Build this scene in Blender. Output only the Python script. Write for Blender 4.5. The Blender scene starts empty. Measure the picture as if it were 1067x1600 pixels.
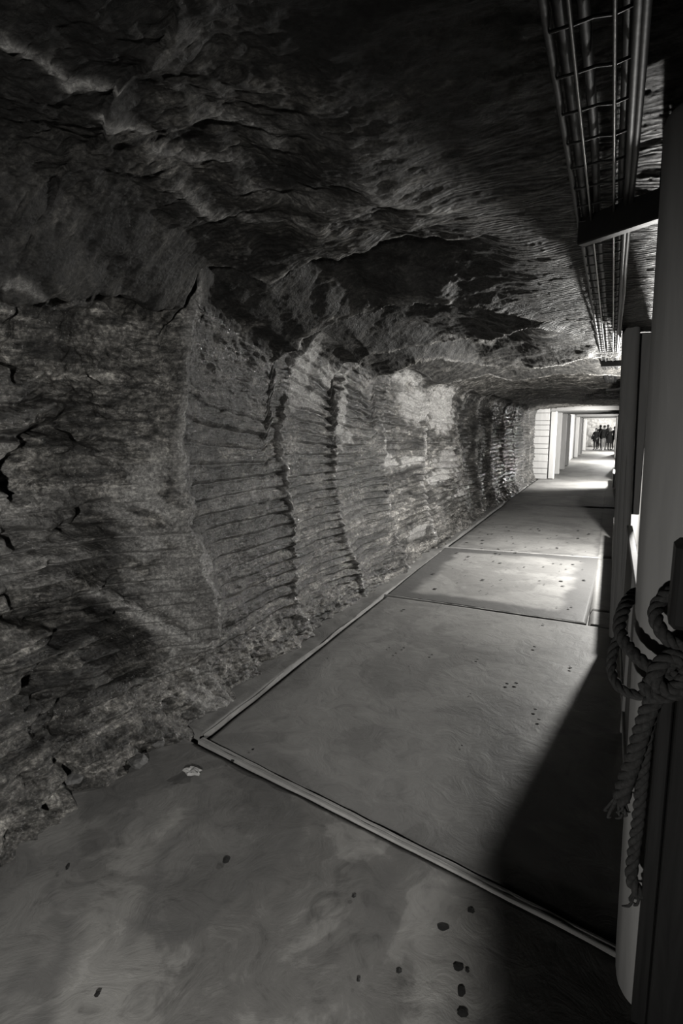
import bpy, bmesh, math, random
import numpy as np
from mathutils import Vector, Matrix

S = bpy.context.scene
COL = S.collection
random.seed(7)

# ------------------------------------------------------------------ camera, world, lights, exposure
W, H, F = 1067, 1600, 900.0
CAM_H = 1.70
VPX, VPY = 957.0, 665.0                       # where the tunnel axis meets the picture
PITCH = math.atan((800 - VPY) / F)
YAW = math.atan((VPX - 533.5) / F * math.cos(PITCH))
fwd = Vector((-math.sin(YAW) * math.cos(PITCH), math.cos(YAW) * math.cos(PITCH), -math.sin(PITCH)))
rgt = Vector((math.cos(YAW), math.sin(YAW), 0))
upv = rgt.cross(fwd)
cam_d = bpy.data.cameras.new('camera')
cam = bpy.data.objects.new('camera', cam_d)
COL.objects.link(cam)
cam_d.sensor_fit = 'VERTICAL'
cam_d.sensor_height = 36.0
cam_d.lens = F / H * 36.0
cam_d.clip_start = 0.02
cam.matrix_world = Matrix(((rgt.x, upv.x, -fwd.x, 0), (rgt.y, upv.y, -fwd.y, 0), (rgt.z, upv.z, -fwd.z, CAM_H), (0, 0, 0, 1)))
S.camera = cam

world = bpy.data.worlds.new('mine_air')
S.world = world
world.use_nodes = True
world.node_tree.nodes['Background'].inputs[0].default_value = (0.5, 0.48, 0.45, 1)
world.node_tree.nodes['Background'].inputs[1].default_value = 0.002

WARM = (1.0, 0.982, 0.945)
def lamp(name, loc, power, radius=0.07):
    d = bpy.data.lights.new(name, 'POINT')
    d.energy = power
    d.shadow_soft_size = radius
    d.color = WARM
    o = bpy.data.objects.new(name, d)
    o.location = loc
    COL.objects.link(o)
    return o
def hooded(name, loc, aim, power, cone, blend, radius=0.07):
    d = bpy.data.lights.new(name, 'SPOT')
    d.energy = power; d.shadow_soft_size = radius; d.color = WARM
    d.spot_size = cone; d.spot_blend = blend
    o = bpy.data.objects.new(name, d)
    o.location = loc
    o.rotation_euler = (Vector(aim) - Vector(loc)).to_track_quat('-Z', 'Y').to_euler()
    COL.objects.link(o)
    return o
hooded('lamp_behind_camera', (0.45, -1.25, 1.5), (-2.2, 1.5, 0.0), 300, math.radians(105), 0.9)
hooded('fill_low_behind_camera', (-1.2, -2.5, 0.32), (0.16, 4.6, 1.25), 122, math.radians(44), 1.0)  # added fill light for the right posts, no lamp stands here
lamp('lamp_second_bay', (0.42, 7.3, 1.45), 460)
hooded('lamp_portal', (0.42, 17.9, 1.35), (-1.6, 19.0, 0.5), 700, math.radians(150), 0.6)
lamp('lamp_timber_bay', (0.45, 30.0, 1.5), 800)
lamp('lamp_timber_bay', (0.45, 40.3, 1.5), 800)
lamp('lamp_chamber', (-0.5, 48.6, 2.0), 450, 0.2)

S.view_settings.view_transform = 'Standard'
S.view_settings.look = 'None'
S.view_settings.gamma = 1.0
S.view_settings.use_curve_mapping = False
S.view_settings.exposure = 0.0
S.cycles.use_denoising = True
S.cycles.max_bounces = 8
S.cycles.diffuse_bounces = 0

# ------------------------------------------------------------------ helpers
def ray(px, py):
    return fwd + rgt * ((px - 533.5) / F) + upv * ((800 - py) / F)
def on_z(px, py, z=0.0):
    d = ray(px, py); t = (z - CAM_H) / d.z
    return Vector((d.x * t, d.y * t, z))
def on_x(px, py, x):
    d = ray(px, py); t = x / d.x
    return Vector((x, d.y * t, CAM_H + d.z * t))
def on_y(px, py, y):
    d = ray(px, py); t = y / d.y
    return Vector((d.x * t, y, CAM_H + d.z * t))

def tag(o, label=None, cat=None, group=None, kind=None):
    if label: o['label'] = label
    if cat: o['category'] = cat
    if group: o['group'] = group
    if kind: o['kind'] = kind
    return o
def empty(name, loc=(0, 0, 0), rz=0.0):
    o = bpy.data.objects.new(name, None)
    o.location = loc
    o.rotation_euler = (0, 0, rz)
    o.empty_display_size = 0.1
    COL.objects.link(o)
    return o
def link_mesh(name, me, mat, parent=None):
    o = bpy.data.objects.new(name, me)
    if mat is not None and len(me.materials) == 0:
        me.materials.append(mat)
    COL.objects.link(o)
    if parent is not None:
        o.parent = parent
    return o
def obj(name, bm, mat, parent=None, smooth=False):
    me = bpy.data.meshes.new(name)
    bm.normal_update()
    bm.to_mesh(me)
    bm.free()
    if smooth:
        me.polygons.foreach_set('use_smooth', [True] * len(me.polygons))
    return link_mesh(name, me, mat, parent)
def np_mesh(name, V, Fq, mat, parent=None, smooth=True, attrs=None):
    V = np.asarray(V, np.float32).reshape(-1, 3)
    Fq = np.asarray(Fq, np.int32).reshape(-1, 4)
    me = bpy.data.meshes.new(name)
    me.vertices.add(len(V))
    me.vertices.foreach_set('co', V.ravel())
    me.loops.add(len(Fq) * 4)
    me.loops.foreach_set('vertex_index', Fq.ravel())
    me.polygons.add(len(Fq))
    me.polygons.foreach_set('loop_start', np.arange(0, len(Fq) * 4, 4, dtype=np.int32))
    me.polygons.foreach_set('loop_total', np.full(len(Fq), 4, np.int32))
    me.polygons.foreach_set('use_smooth', np.full(len(Fq), smooth))
    for k, a in (attrs or {}).items():
        at_ = me.attributes.new(k, 'FLOAT', 'POINT')
        at_.data.foreach_set('value', np.asarray(a, np.float32).ravel())
    me.update(calc_edges=True)
    return link_mesh(name, me, mat, parent)
def grid_faces(nr, nc, wrap=False, flip=False):
    r = np.arange(nr - 1)[:, None]
    c = np.arange(nc if wrap else nc - 1)[None, :]
    c2 = (c + 1) % nc
    a = r * nc + c; b = r * nc + c2; d = (r + 1) * nc + c; e = (r + 1) * nc + c2
    q = np.stack([a, b, e, d], -1).reshape(-1, 4)
    return q[:, ::-1] if flip else q
def add_box(bm, c, s, rz=0.0, bevel=0.0, jitter=0.0):
    r = bmesh.ops.create_cube(bm, size=1.0)
    vs = r['verts']
    for v in vs:
        v.co = Vector((v.co.x * s[0] + random.uniform(-jitter, jitter), v.co.y * s[1] + random.uniform(-jitter, jitter), v.co.z * s[2] + random.uniform(-jitter, jitter)))
    if bevel > 0:
        es = list({e for v in vs for e in v.link_edges})
        rr = bmesh.ops.bevel(bm, geom=es, offset=bevel, segments=1, affect='EDGES')
        vs = list({v for f in rr['faces'] for v in f.verts} | {v for v in vs if v.is_valid})
    m = Matrix.Translation(c) @ Matrix.Rotation(rz, 4, 'Z')
    for v in vs:
        v.co = m @ v.co
    return vs
def box(name, lo, hi, mat, parent=None, bevel=0.006, jitter=0.0):
    bm = bmesh.new()
    c = [(a + b) / 2 for a, b in zip(lo, hi)]; s = [b - a for a, b in zip(lo, hi)]
    add_box(bm, c, s, bevel=bevel, jitter=jitter)
    return obj(name, bm, mat, parent)
def tube_np(pts, rad, n=8, caps=True):
    """tube along points; rad float or list. -> V, quads"""
    P = np.asarray(pts, float)
    m = len(P)
    R = np.full(m, rad) if np.isscalar(rad) else np.asarray(rad, float)
    T = np.gradient(P, axis=0)
    T /= np.linalg.norm(T, axis=1)[:, None] + 1e-9
    up = np.array([0, 0, 1.0]) if abs(T[0][2]) < 0.9 else np.array([1.0, 0, 0])
    N = np.zeros_like(P); N[0] = np.cross(T[0], up); N[0] /= np.linalg.norm(N[0])
    for i in range(1, m):
        v = N[i - 1] - T[i] * np.dot(N[i - 1], T[i])
        N[i] = v / (np.linalg.norm(v) + 1e-9)
    B = np.cross(T, N)
    a = np.linspace(0, 2 * np.pi, n, endpoint=False)
    V = P[:, None, :] + R[:, None, None] * (np.cos(a)[None, :, None] * N[:, None, :] + np.sin(a)[None, :, None] * B[:, None, :])
    V = V.reshape(-1, 3)
    Q = grid_faces(m, n, wrap=True)
    if caps:
        V = np.vstack([V, P[0] - T[0] * R[0] * 0.5, P[-1] + T[-1] * R[-1] * 0.5])
        i0, i1 = m * n, m * n + 1
        k = np.arange(0, n, 2)
        q0 = np.stack([np.full(len(k), i0), (k + 2) % n, (k + 1) % n, k], -1)
        base = (m - 1) * n
        q1 = np.stack([np.full(len(k), i1), base + k, base + (k + 1) % n, base + (k + 2) % n], -1)
        Q = np.vstack([Q, q0, q1])
    return V, Q
def joined(parts):
    Vs, Qs, o = [], [], 0
    for V, Q in parts:
        Vs.append(V); Qs.append(Q + o); o += len(V)
    return np.vstack(Vs), np.vstack(Qs)
def spline(ctrl, n):
    C = np.asarray(ctrl, float)
    C = np.vstack([2 * C[0] - C[1], C, 2 * C[-1] - C[-2]])
    out = []
    seg = len(C) - 3
    for t in np.linspace(0, seg - 1e-6, n):
        i = int(t); u = t - i
        p0, p1, p2, p3 = C[i:i + 4]
        out.append(0.5 * (2 * p1 + (p2 - p0) * u + (2 * p0 - 5 * p1 + 4 * p2 - p3) * u * u + (3 * p1 - p0 - 3 * p2 + p3) * u ** 3))
    return np.array(out)

# numpy gradient noise
_rng = np.random.RandomState(11)
_perm = _rng.permutation(512).astype(np.int64)
_perm = np.concatenate([_perm, _perm])
_g = _rng.normal(size=(512, 3)); _g /= np.linalg.norm(_g, axis=1)[:, None]
def noise3(x, y, z=0.0):
    x, y, z = np.broadcast_arrays(np.asarray(x, float), np.asarray(y, float), np.asarray(z, float))
    xi = np.floor(x).astype(np.int64); yi = np.floor(y).astype(np.int64); zi = np.floor(z).astype(np.int64)
    xf, yf, zf = x - xi, y - yi, z - zi
    fade = lambda t: t * t * t * (t * (t * 6 - 15) + 10)
    u, v, w = fade(xf), fade(yf), fade(zf)
    res = 0.0
    for dx in (0, 1):
        for dy in (0, 1):
            for dz in (0, 1):
                h = _perm[(_perm[(_perm[(xi + dx) & 511] + yi + dy) & 511] + zi + dz) & 511]
                g = _g[h]
                dot = g[..., 0] * (xf - dx) + g[..., 1] * (yf - dy) + g[..., 2] * (zf - dz)
                res = res + dot * (u if dx else 1 - u) * (v if dy else 1 - v) * (w if dz else 1 - w)
    return res * 1.5
def fbm(x, y, z=0.0, o=4, gain=0.5):
    r, a, f = 0.0, 1.0, 1.0
    for i in range(o):
        r = r + a * noise3(x * f + 7.3 * i, y * f - 3.1 * i, z * f + 1.7 * i)
        a *= gain; f *= 2.03
    return r
def ridged(x, y, z=0.0, o=4, gain=0.5):
    r, a, f = 0.0, 1.0, 1.0
    for i in range(o):
        n = 1 - np.abs(noise3(x * f + 5.7 * i, y * f + 9.1 * i, z * f))
        r = r + a * n * n
        a *= gain; f *= 2.07
    return r
def sstep(a, b, x):
    t = np.clip((x - a) / (b - a), 0, 1)
    return t * t * (3 - 2 * t)

# ------------------------------------------------------------------ materials
def new_mat(name):
    m = bpy.data.materials.new(name)
    m.use_nodes = True
    nt = m.node_tree
    return m, nt, nt.nodes['Principled BSDF']
def N(nt, t, **kw):
    n = nt.nodes.new(t)
    for k, v in kw.items():
        if hasattr(n, k): setattr(n, k, v)
        else: n.inputs[k].default_value = v
    return n
def grey(v, w=1.0):
    return (v, v * (1 - 0.012 * w), v * (1 - 0.035 * w), 1)
def ramp(nt, src, stops):
    r = nt.nodes.new('ShaderNodeValToRGB')
    e = r.color_ramp.elements
    while len(e) < len(stops): e.new(0.5)
    for el, (p, v) in zip(e, stops):
        el.position = p; el.color = grey(v)
    nt.links.new(src, r.inputs[0])
    return r
def noise_node(nt, vec, scale, detail=6, rough=0.55, dist=0.0):
    n = N(nt, 'ShaderNodeTexNoise')
    n.inputs['Scale'].default_value = scale
    n.inputs['Detail'].default_value = detail
    n.inputs['Roughness'].default_value = rough
    n.inputs['Distortion'].default_value = dist
    nt.links.new(vec, n.inputs['Vector'])
    return n
def mixc(nt, fac, a, b, mode='MIX'):
    m = nt.nodes.new('ShaderNodeMix'); m.data_type = 'RGBA'; m.blend_type = mode
    for sock, v in ((m.inputs[0], fac), (m.inputs[6], a), (m.inputs[7], b)):
        if hasattr(v, 'type') and hasattr(v, 'is_linked'): nt.links.new(v, sock)
        else: sock.default_value = v
    return m.outputs[2]
def mathn(nt, op, a, b=None, clamp=False):
    m = nt.nodes.new('ShaderNodeMath'); m.operation = op; m.use_clamp = clamp
    for i, v in enumerate((a, b)):
        if v is None: continue
        if hasattr(v, 'is_linked'): nt.links.new(v, m.inputs[i])
        else: m.inputs[i].default_value = v
    return m.outputs[0]
def scaled_pos(nt, s):
    g = nt.nodes.new('ShaderNodeNewGeometry')
    mp = nt.nodes.new('ShaderNodeMapping')
    mp.inputs['Scale'].default_value = s
    nt.links.new(g.outputs['Position'], mp.inputs['Vector'])
    return mp.outputs[0]

def rock_material(name, stretch, dark=0.05, mid=0.17, pale=0.40, ro=(0.38, 0.65), bands=False):
    m, nt, b = new_mat(name)
    pos = scaled_pos(nt, (1, 1, 1))
    st = scaled_pos(nt, stretch)
    n1 = noise_node(nt, st, 3.0, 9, 0.62, 1.4)
    n2 = noise_node(nt, pos, 22.0, 8, 0.65, 0.6)
    n3 = noise_node(nt, st, 9.0, 6, 0.6, 2.2)
    c = ramp(nt, n1.outputs[0], [(0.34, dark), (0.46, mid * 0.6), (0.54, mid), (0.68, mid * 2.0)]).outputs[0]
    c2 = ramp(nt, n3.outputs[0], [(0.38, 0.30), (0.50, 1.0), (0.62, 1.9)]).outputs[0]
    c = mixc(nt, 0.85, c, c2, 'MULTIPLY')
    c3 = ramp(nt, n2.outputs[0], [(0.34, 0.25), (0.5, 1.0), (0.64, 2.0)]).outputs[0]
    c = mixc(nt, 0.8, c, c3, 'MULTIPLY')
    at_ = nt.nodes.new('ShaderNodeAttribute'); at_.attribute_name = 'salt'
    fac = mathn(nt, 'MULTIPLY', at_.outputs['Fac'], mathn(nt, 'ADD', n2.outputs[0], 0.75), True)
    c = mixc(nt, fac, c, grey(pale))
    n5 = noise_node(nt, pos, 60.0, 4, 0.7, 0.5)
    c = mixc(nt, 0.75, c, ramp(nt, n5.outputs[0], [(0.36, 0.35), (0.52, 1.0), (0.64, 1.9)]).outputs[0], 'MULTIPLY')
    at2 = nt.nodes.new('ShaderNodeAttribute'); at2.attribute_name = 'tone_shade'  # darker rock, and shade put into the colour
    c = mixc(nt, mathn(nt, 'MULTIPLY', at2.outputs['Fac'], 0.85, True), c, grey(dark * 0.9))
    if not bands:
        n6 = noise_node(nt, pos, 95.0, 3, 0.6)
        sp = mathn(nt, 'MULTIPLY', ramp(nt, n6.outputs[0], [(0.63, 0.0), (0.68, 1.0)]).outputs[0], ramp(nt, n1.outputs[0], [(0.42, 0.0), (0.6, 0.8)]).outputs[0], True)
        c = mixc(nt, sp, c, grey(0.55))
    if bands:
        at3 = nt.nodes.new('ShaderNodeAttribute'); at3.attribute_name = 'band'
        wv = N(nt, 'ShaderNodeTexWave', wave_type='BANDS', bands_direction='Y')
        wv.inputs['Scale'].default_value = 10.5; wv.inputs['Distortion'].default_value = 9.0
        wv.inputs['Detail'].default_value = 4.0; wv.inputs['Detail Scale'].default_value = 0.55; wv.inputs['Detail Roughness'].default_value = 0.6
        nt.links.new(scaled_pos(nt, (0.45, 1, 1)), wv.inputs['Vector'])
        cb = ramp(nt, wv.outputs['Fac'], [(0.08, 0.16), (0.35, 0.9), (0.9, 1.35)]).outputs[0]
        c = mixc(nt, at3.outputs['Fac'], c, mixc(nt, 1.0, c, cb, 'MULTIPLY'))
    nt.links.new(c, b.inputs['Base Color'])
    rr = ramp(nt, n3.outputs[0], [(0.38, ro[0]), (0.6, ro[1])])
    nt.links.new(rr.outputs[0], b.inputs['Roughness'])
    b.inputs['Specular IOR Level'].default_value = 0.25 if bands else 0.4
    # fine crystalline relief
    v = N(nt, 'ShaderNodeTexVoronoi'); v.inputs['Scale'].default_value = 70.0
    nt.links.new(pos, v.inputs['Vector'])
    n4 = noise_node(nt, st, 38.0, 8, 0.7, 1.0)
    h = mathn(nt, 'ADD', mathn(nt, 'MULTIPLY', v.outputs['Distance'], 0.35), mathn(nt, 'MULTIPLY', n4.outputs[0], 1.0))
    if bands:
        h = mathn(nt, 'ADD', h, mathn(nt, 'MULTIPLY', mathn(nt, 'MULTIPLY', wv.outputs['Fac'], at3.outputs['Fac']), 0.9))
    bp = nt.nodes.new('ShaderNodeBump')
    bp.inputs['Strength'].default_value = 0.7
    bp.inputs['Distance'].default_value = 0.013 if bands else 0.015
    nt.links.new(h, bp.inputs['Height'])
    nt.links.new(bp.outputs[0], b.inputs['Normal'])
    if not bands:
        b.inputs['Coat Weight'].default_value = 0.5
        b.inputs['Coat Roughness'].default_value = 0.10
        nt.links.new(bp.outputs[0], b.inputs['Coat Normal'])
    return m
M = {}
M['rock_wall'] = rock_material('rock_wall', (1.0, 0.30, 2.1), 0.018, 0.145, 0.42)
M['rock_ceiling'] = rock_material('rock_ceiling', (0.7, 1.3, 1.0), 0.025, 0.11, 0.36, (0.5, 0.75), True)

def concrete_material(name, base, contrast=1.0):
    m, nt, b = new_mat(name)
    pos = scaled_pos(nt, (1, 1, 1))
    n1 = noise_node(nt, pos, 1.1, 8, 0.6, 0.8)
    n2 = noise_node(nt, pos, 6.0, 9, 0.65, 1.5)
    n3 = noise_node(nt, pos, 55.0, 6, 0.6)
    k = contrast
    c = ramp(nt, n1.outputs[0], [(0.38, base * (1 - 0.30 * k)), (0.47, base * (1 - 0.22 * k)), (0.50, base), (0.66, base * (1 + 0.2 * k))]).outputs[0]
    c2 = ramp(nt, n2.outputs[0], [(0.30, 0.60), (0.44, 0.96), (0.46, 1.0), (0.60, 1.08), (0.615, 1.22), (0.72, 1.3)]).outputs[0]
    c = mixc(nt, min(1.0, 0.75 * k), c, c2, 'MULTIPLY')
    at2 = nt.nodes.new('ShaderNodeAttribute'); at2.attribute_name = 'damp'
    c = mixc(nt, at2.outputs['Fac'], c, grey(base * 0.45))
    nt.links.new(c, b.inputs['Base Color'])
    b.inputs['Roughness'].default_value = 0.62
    b.inputs['Specular IOR Level'].default_value = 0.35
    bp = nt.nodes.new('ShaderNodeBump'); bp.inputs['Strength'].default_value = 0.5; bp.inputs['Distance'].default_value = 0.01
    h = mathn(nt, 'ADD', mathn(nt, 'MULTIPLY', n2.outputs[0], 1.2), mathn(nt, 'MULTIPLY', n3.outputs[0], 0.15))
    nt.links.new(h, bp.inputs['Height']); nt.links.new(bp.outputs[0], b.inputs['Normal'])
    return m
M['concrete'] = concrete_material('concrete', 0.33, 0.7)
M['concrete_near'] = concrete_material('concrete_near', 0.32, 1.35)
M['gutter'] = concrete_material('gutter', 0.29, 0.6)
M['strip'] = concrete_material('strip', 0.42, 0.5)

def plain(name, v, rough=0.7, var=0.25, scale=(3, 3, 3), metal=0.0, bump=0.15):
    m, nt, b = new_mat(name)
    pos = scaled_pos(nt, scale)
    n = noise_node(nt, pos, 4.0, 7, 0.6, 0.6)
    c = ramp(nt, n.outputs[0], [(0.3, v * (1 - var)), (0.55, v), (0.75, v * (1 + var))])
    nt.links.new(c.outputs[0], b.inputs['Base Color'])
    b.inputs['Roughness'].default_value = rough
    b.inputs['Metallic'].default_value = metal
    if bump:
        bp = nt.nodes.new('ShaderNodeBump'); bp.inputs['Strength'].default_value = bump; bp.inputs['Distance'].default_value = 0.01
        nt.links.new(n.outputs[0], bp.inputs['Height']); nt.links.new(bp.outputs[0], b.inputs['Normal'])
    return m
M['white_timber'] = plain('white_timber', 0.62, 0.65, 0.12, (4, 4, 0.5))
M['lime_timber'] = plain('lime_timber', 0.70, 0.7, 0.10, (3, 3, 0.5))
M['dark_timber'] = plain('dark_timber', 0.035, 0.7, 0.5, (8, 8, 0.6))
M['cap_timber'] = plain('cap_timber', 0.36, 0.75, 0.2, (0.6, 4, 4))
M['rope'] = plain('rope', 0.10, 0.9, 0.45, (20, 20, 20), bump=0.4)
M['black_metal'] = plain('black_metal', 0.02, 0.5, 0.3)
M['zinc'] = plain('zinc', 0.2, 0.35, 0.15, metal=0.6)
M['cable'] = plain('cable', 0.03, 0.55, 0.3)
M['spot'] = plain('spot', 0.03, 0.6, 0.3)
M['chip'] = plain('chip', 0.62, 0.7, 0.15, bump=0.4)
M['stone'] = plain('stone', 0.16, 0.6, 0.6, (6, 6, 6), bump=0.6)
M['leaf'] = plain('leaf', 0.03, 0.7, 0.3)

# ------------------------------------------------------------------ rock: left wall, ceiling, right wall
WALL_X = -2.22
def poly_y_of_z(pts):
    """ridge line given as picture points on the left wall -> (z, y) table"""
    P = [on_x(px, py, WALL_X) for px, py in pts]
    P.sort(key=lambda p: p.z)
    return np.array([p.z for p in P]), np.array([p.y for p in P])
RIDGES = [
    [(-420, 500), (-420, 1100)],
    [(258, 520), (258, 600), (242, 700), (245, 800), (275, 900), (318, 1010), (322, 1100)],
    [(465, 548), (450, 620), (440, 700), (448, 800), (460, 880), (475, 975)],
    [(552, 572), (530, 640), (521, 690), (524, 780), (540, 850), (560, 890)],
    [(617, 582), (600, 640), (598, 700), (602, 780), (615, 830), (628, 870)],
    [(668, 610), (662, 690), (664, 760), (678, 840)],
    [(716, 612), (718, 700), (724, 770), (730, 805)],
    [(745, 625), (746, 700), (750, 790)],
    [(768, 630), (768, 700), (770, 775)],
    [(786, 635), (786, 700), (788, 768)],
    [(802, 638), (802, 700), (803, 762)],
    [(816, 640), (816, 700), (817, 755)],
    [(827, 640), (827, 700), (828, 750)],
    [(850, 640), (850, 750)],
]
RT = [poly_y_of_z(r) for r in RIDGES]
PANEL_OFF = [-0.02, 0.0, -0.02, 0.01, -0.02, 0.02, -0.01, -0.04, 0.0, 0.03, -0.02, 0.02, 0.0]
SCALLOP = [0.10, 0.04, 0.045, 0.04, 0.045, 0.04, 0.05, 0.05, 0.04, 0.04, 0.04, 0.04, 0.03]

def panel_coord(y, z, wob):
    k = np.full(y.shape, -1)
    lines = [np.interp(z, zz, yy) for zz, yy in RT]
    yy = y + wob
    u = np.zeros(y.shape)
    for i in range(len(lines) - 1):
        m = (yy >= lines[i]) & (yy < lines[i + 1])
        k[m] = i
        u[m] = ((yy - lines[i]) / (lines[i + 1] - lines[i]))[m]
    k[yy >= lines[-1]] = len(lines) - 2
    u[yy >= lines[-1]] = 0.5
    return np.clip(k, 0, len(lines) - 2), u, lines

HOLES = [(500, 562, 0.055), (566, 574, 0.045), (648, 586, 0.04), (110, 467, 0.05), (-4, 1212, 0.05)]
def wall_fields(y, z):
    """inward push of the left wall (towards the passage), pale salt crust, darker rock with painted shade"""
    wob = 0.05 * fbm(y * 2.1, z * 2.1, 3.0, 3) + 0.02 * noise3(y * 9, z * 9, 5.0)
    k, u, lines = panel_coord(y, z, wob)
    off = np.array(PANEL_OFF)[k]; sc = np.array(SCALLOP)[k]
    d = off * np.clip(np.minimum(u, 1 - u) * 8, 0, 1) - sc * np.sin(np.pi * u) ** 0.6
    # buttress between the first and second bay
    q = (y + wob * 1.4 - lines[1])
    d += 0.18 * np.exp(-((q - 0.0) / 0.20) ** 2) * sstep(0.12, 0.55, z)
    # pick grooves, running level along the wall, cut row by row
    ph = np.array([0.1, 0.33, 0.71, 0.15, 0.6, 0.25, 0.8, 0.4, 0.05, 0.55, 0.9, 0.35, 0.6])[k]
    per = np.array([0.088, 0.098, 0.075, 0.072, 0.085, 0.09, 0.08, 0.08, 0.085, 0.09, 0.085, 0.085, 0.09])[k]
    zz = z + 0.028 * noise3(y * 1.1, z * 1.3, k * 3.7) + 0.008 * noise3(y * 6, z * 6, 1.0) + 0.03 * (u - 0.5) ** 2
    t = zz / per + ph
    row = np.floor(t)
    fr = t - row
    prof = np.minimum(fr / 0.26, (1 - fr) / 0.74)
    prof = np.sqrt(np.clip(prof, 0, 1))
    amp = 0.062 * (0.75 + 0.45 * noise3(row * 1.7, k * 2.3, 0.5) + 0.35 * noise3(y * 1.7, row * 1.3, 8.0))
    top = np.where(k == 0, 1.30, np.where(k == 1, 1.72, 2.0))
    gm = sstep(top + 0.22, top - 0.12, z) * sstep(0.10, 0.3, z) * (1 - 0.8 * np.exp(-(q / 0.16) ** 2))
    gm = gm * np.where(k == 0, 1.9, 1.0)
    gm = gm * (0.45 + 0.55 * sstep(-0.45, -0.05, fbm(y * 1.4, z * 1.9, 12.0, 3)))
    d += gm * (np.clip(amp, 0.014, 0.085) * prof - 0.03)
    # ridge lips between the panels
    dist = np.minimum.reduce([np.abs(y + wob - l) for l in lines])
    d += 0.018 * np.exp(-(dist / 0.025) ** 2)
    # general roughness
    d += 0.055 * fbm(y * 1.1, z * 1.6, 1.0, 3)
    big = sstep(2.5, 1.9, y)
    rough = np.clip(1 - 0.8 * gm, 0.15, 1)
    d += 0.006 * sstep(3.2, 2.6, y) * fbm(y * 34, z * 38, 19.0, 2)
    d += rough * (0.035 - 0.022 * big) * (ridged(y * 2.6 + 0.6 * z, z * 4.8, 2.0, 4) - 1.0)
    d += big * 0.05 * fbm(y * 3.1, z * 5.5, 6.0, 4)
    d += (0.55 + 0.45 * rough) * 0.015 * fbm(y * 9, z * 22, 9.0, 4, 0.6)
    d -= big * 0.15 * sstep(0.0, 0.7, fbm(y * 2.6 + 4.0, z * 4.6, 14.0, 3))
    d -= big * 0.06 * np.exp(-((z - 1.66 + 0.015 * noise3(y * 3, 2.0, 1.0)) / 0.025) ** 2) + big * 0.05 * np.exp(-((z - 1.79 + 0.015 * noise3(y * 3, 5.0, 1.0)) / 0.015) ** 2)
    # slanted streaks on the flank of the buttress
    bm_ = np.exp(-((q - 0.14) / 0.16) ** 2) * sstep(1.6, 1.1, z)
    d += bm_ * 0.018 * fbm((y * 0.9 + z * 0.9) * 9, (z - y) * 2.0, 4.0, 3)
    # rubble foot
    ft = np.clip((0.34 - z) / 0.34, 0, 1) * np.where(y < 3.2, 1.0, 0.72)
    d += (0.17 + 0.09 * sstep(2.6, 2.2, y)) * ft ** 1.8 + ft * 0.06 * fbm(y * 5, z * 9, 3.0, 4, 0.6) + np.clip(ft * 3, 0, 1) * 0.02 * ridged(y * 11, z * 15, 7.0, 3)  - np.clip(ft * 3, 0, 1) * 0.02
    salt = np.zeros(y.shape); tone_shade = np.zeros(y.shape)
    nn = fbm(y * 3.0, z * 3.0, 21.0, 4); n2 = fbm(y * 9.0, z * 9.0, 31.0, 4)
    def patch(px, py, ry, rz, gain=1.0, k_=0.75):
        p = on_x(px, py, WALL_X)
        e = ((y - p.y) / ry) ** 2 + ((z - p.z) / rz) ** 2
        return gain * sstep(1.15, 0.35, e + k_ * nn + 0.5 * n2)
    for a in ((480, 585, 0.17, 0.26, 1.0, 0.4), (520, 600, 0.22, 0.07, 0.8), (482, 640, 0.24, 0.08, 1.0, 0.5), (500, 640, 0.26, 0.10), (470, 600, 0.13, 0.3), (537, 640, 0.10, 0.45, 1.0, 0.4), (548, 690, 0.16, 0.06),
              (635, 602, 0.42, 0.12), (650, 640, 0.65, 0.22, 0.8), (690, 650, 0.8, 0.32, 0.75), (700, 720, 0.8, 0.2, 0.6), (640, 722, 0.60, 0.075, 1.1), (610, 722, 0.25, 0.10, 1.0), (690, 745, 0.8, 0.10, 1.0), (720, 770, 0.7, 0.06, 0.9),
              (660, 830, 0.5, 0.08, 0.6), (560, 800, 0.6, 0.1, 0.35), (400, 770, 0.5, 0.1, 0.3), (270, 880, 0.2, 0.4, 0.45), (60, 850, 0.5, 0.25, 0.35), (10, 820, 0.3, 0.3, 0.35)):
        salt = np.maximum(salt, patch(*a))
    # pale crust on the ridge lips and along the slanting ledge
    salt = np.maximum(salt, 0.6 * np.exp(-(dist / 0.03) ** 2) * sstep(-0.2, 0.4, nn + 0.2))
    led = [on_x(px, py, WALL_X + 0.05) for px, py in ((185, 925), (245, 960), (280, 990), (318, 1018))]
    ly = np.interp(z, [p.z for p in led[::-1]], [p.y for p in led[::-1]])
    lm = np.exp(-((y - ly + 0.03 * n2) / 0.055) ** 2) * sstep(led[-1].z - 0.03, led[-1].z + 0.02, z) * sstep(led[0].z + 0.03, led[0].z - 0.02, z)
    d += 0.05 * lm
    salt = np.maximum(salt, 1.0 * lm * sstep(-0.8, -0.1, n2))
    tone_shade = np.maximum(tone_shade, gm * sstep(0.5, 0.1, prof) * 0.4 * (0.6 + 0.4 * nn))  # shade of the groove troughs put into the colour
    tone_shade = np.maximum(tone_shade, np.clip(gm, 0, 1) * 0.85 * sstep(-0.2, 0.25, noise3(row * 3.17 + 0.5, k * 5.3 + 0.4, y * 0.9) + 0.5 * noise3(y * 5, z * 14, 3.0)) * (1 - 0.6 * salt))
    tone_shade = np.maximum(tone_shade, (k >= 6) * (0.6 + 0.35 * sstep(0.6, 1.2, z)) * sstep(0.6, -0.2, nn))
    tone_shade = np.maximum(tone_shade, 0.7 * np.isin(k, (2, 3, 4)) * sstep(0.75, 1.2, z) * sstep(0.45, -0.15, nn + 0.5 * n2))
    fl = np.exp(-((q + 0.13) / 0.16) ** 2) * sstep(1.75, 1.3, z)
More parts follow.
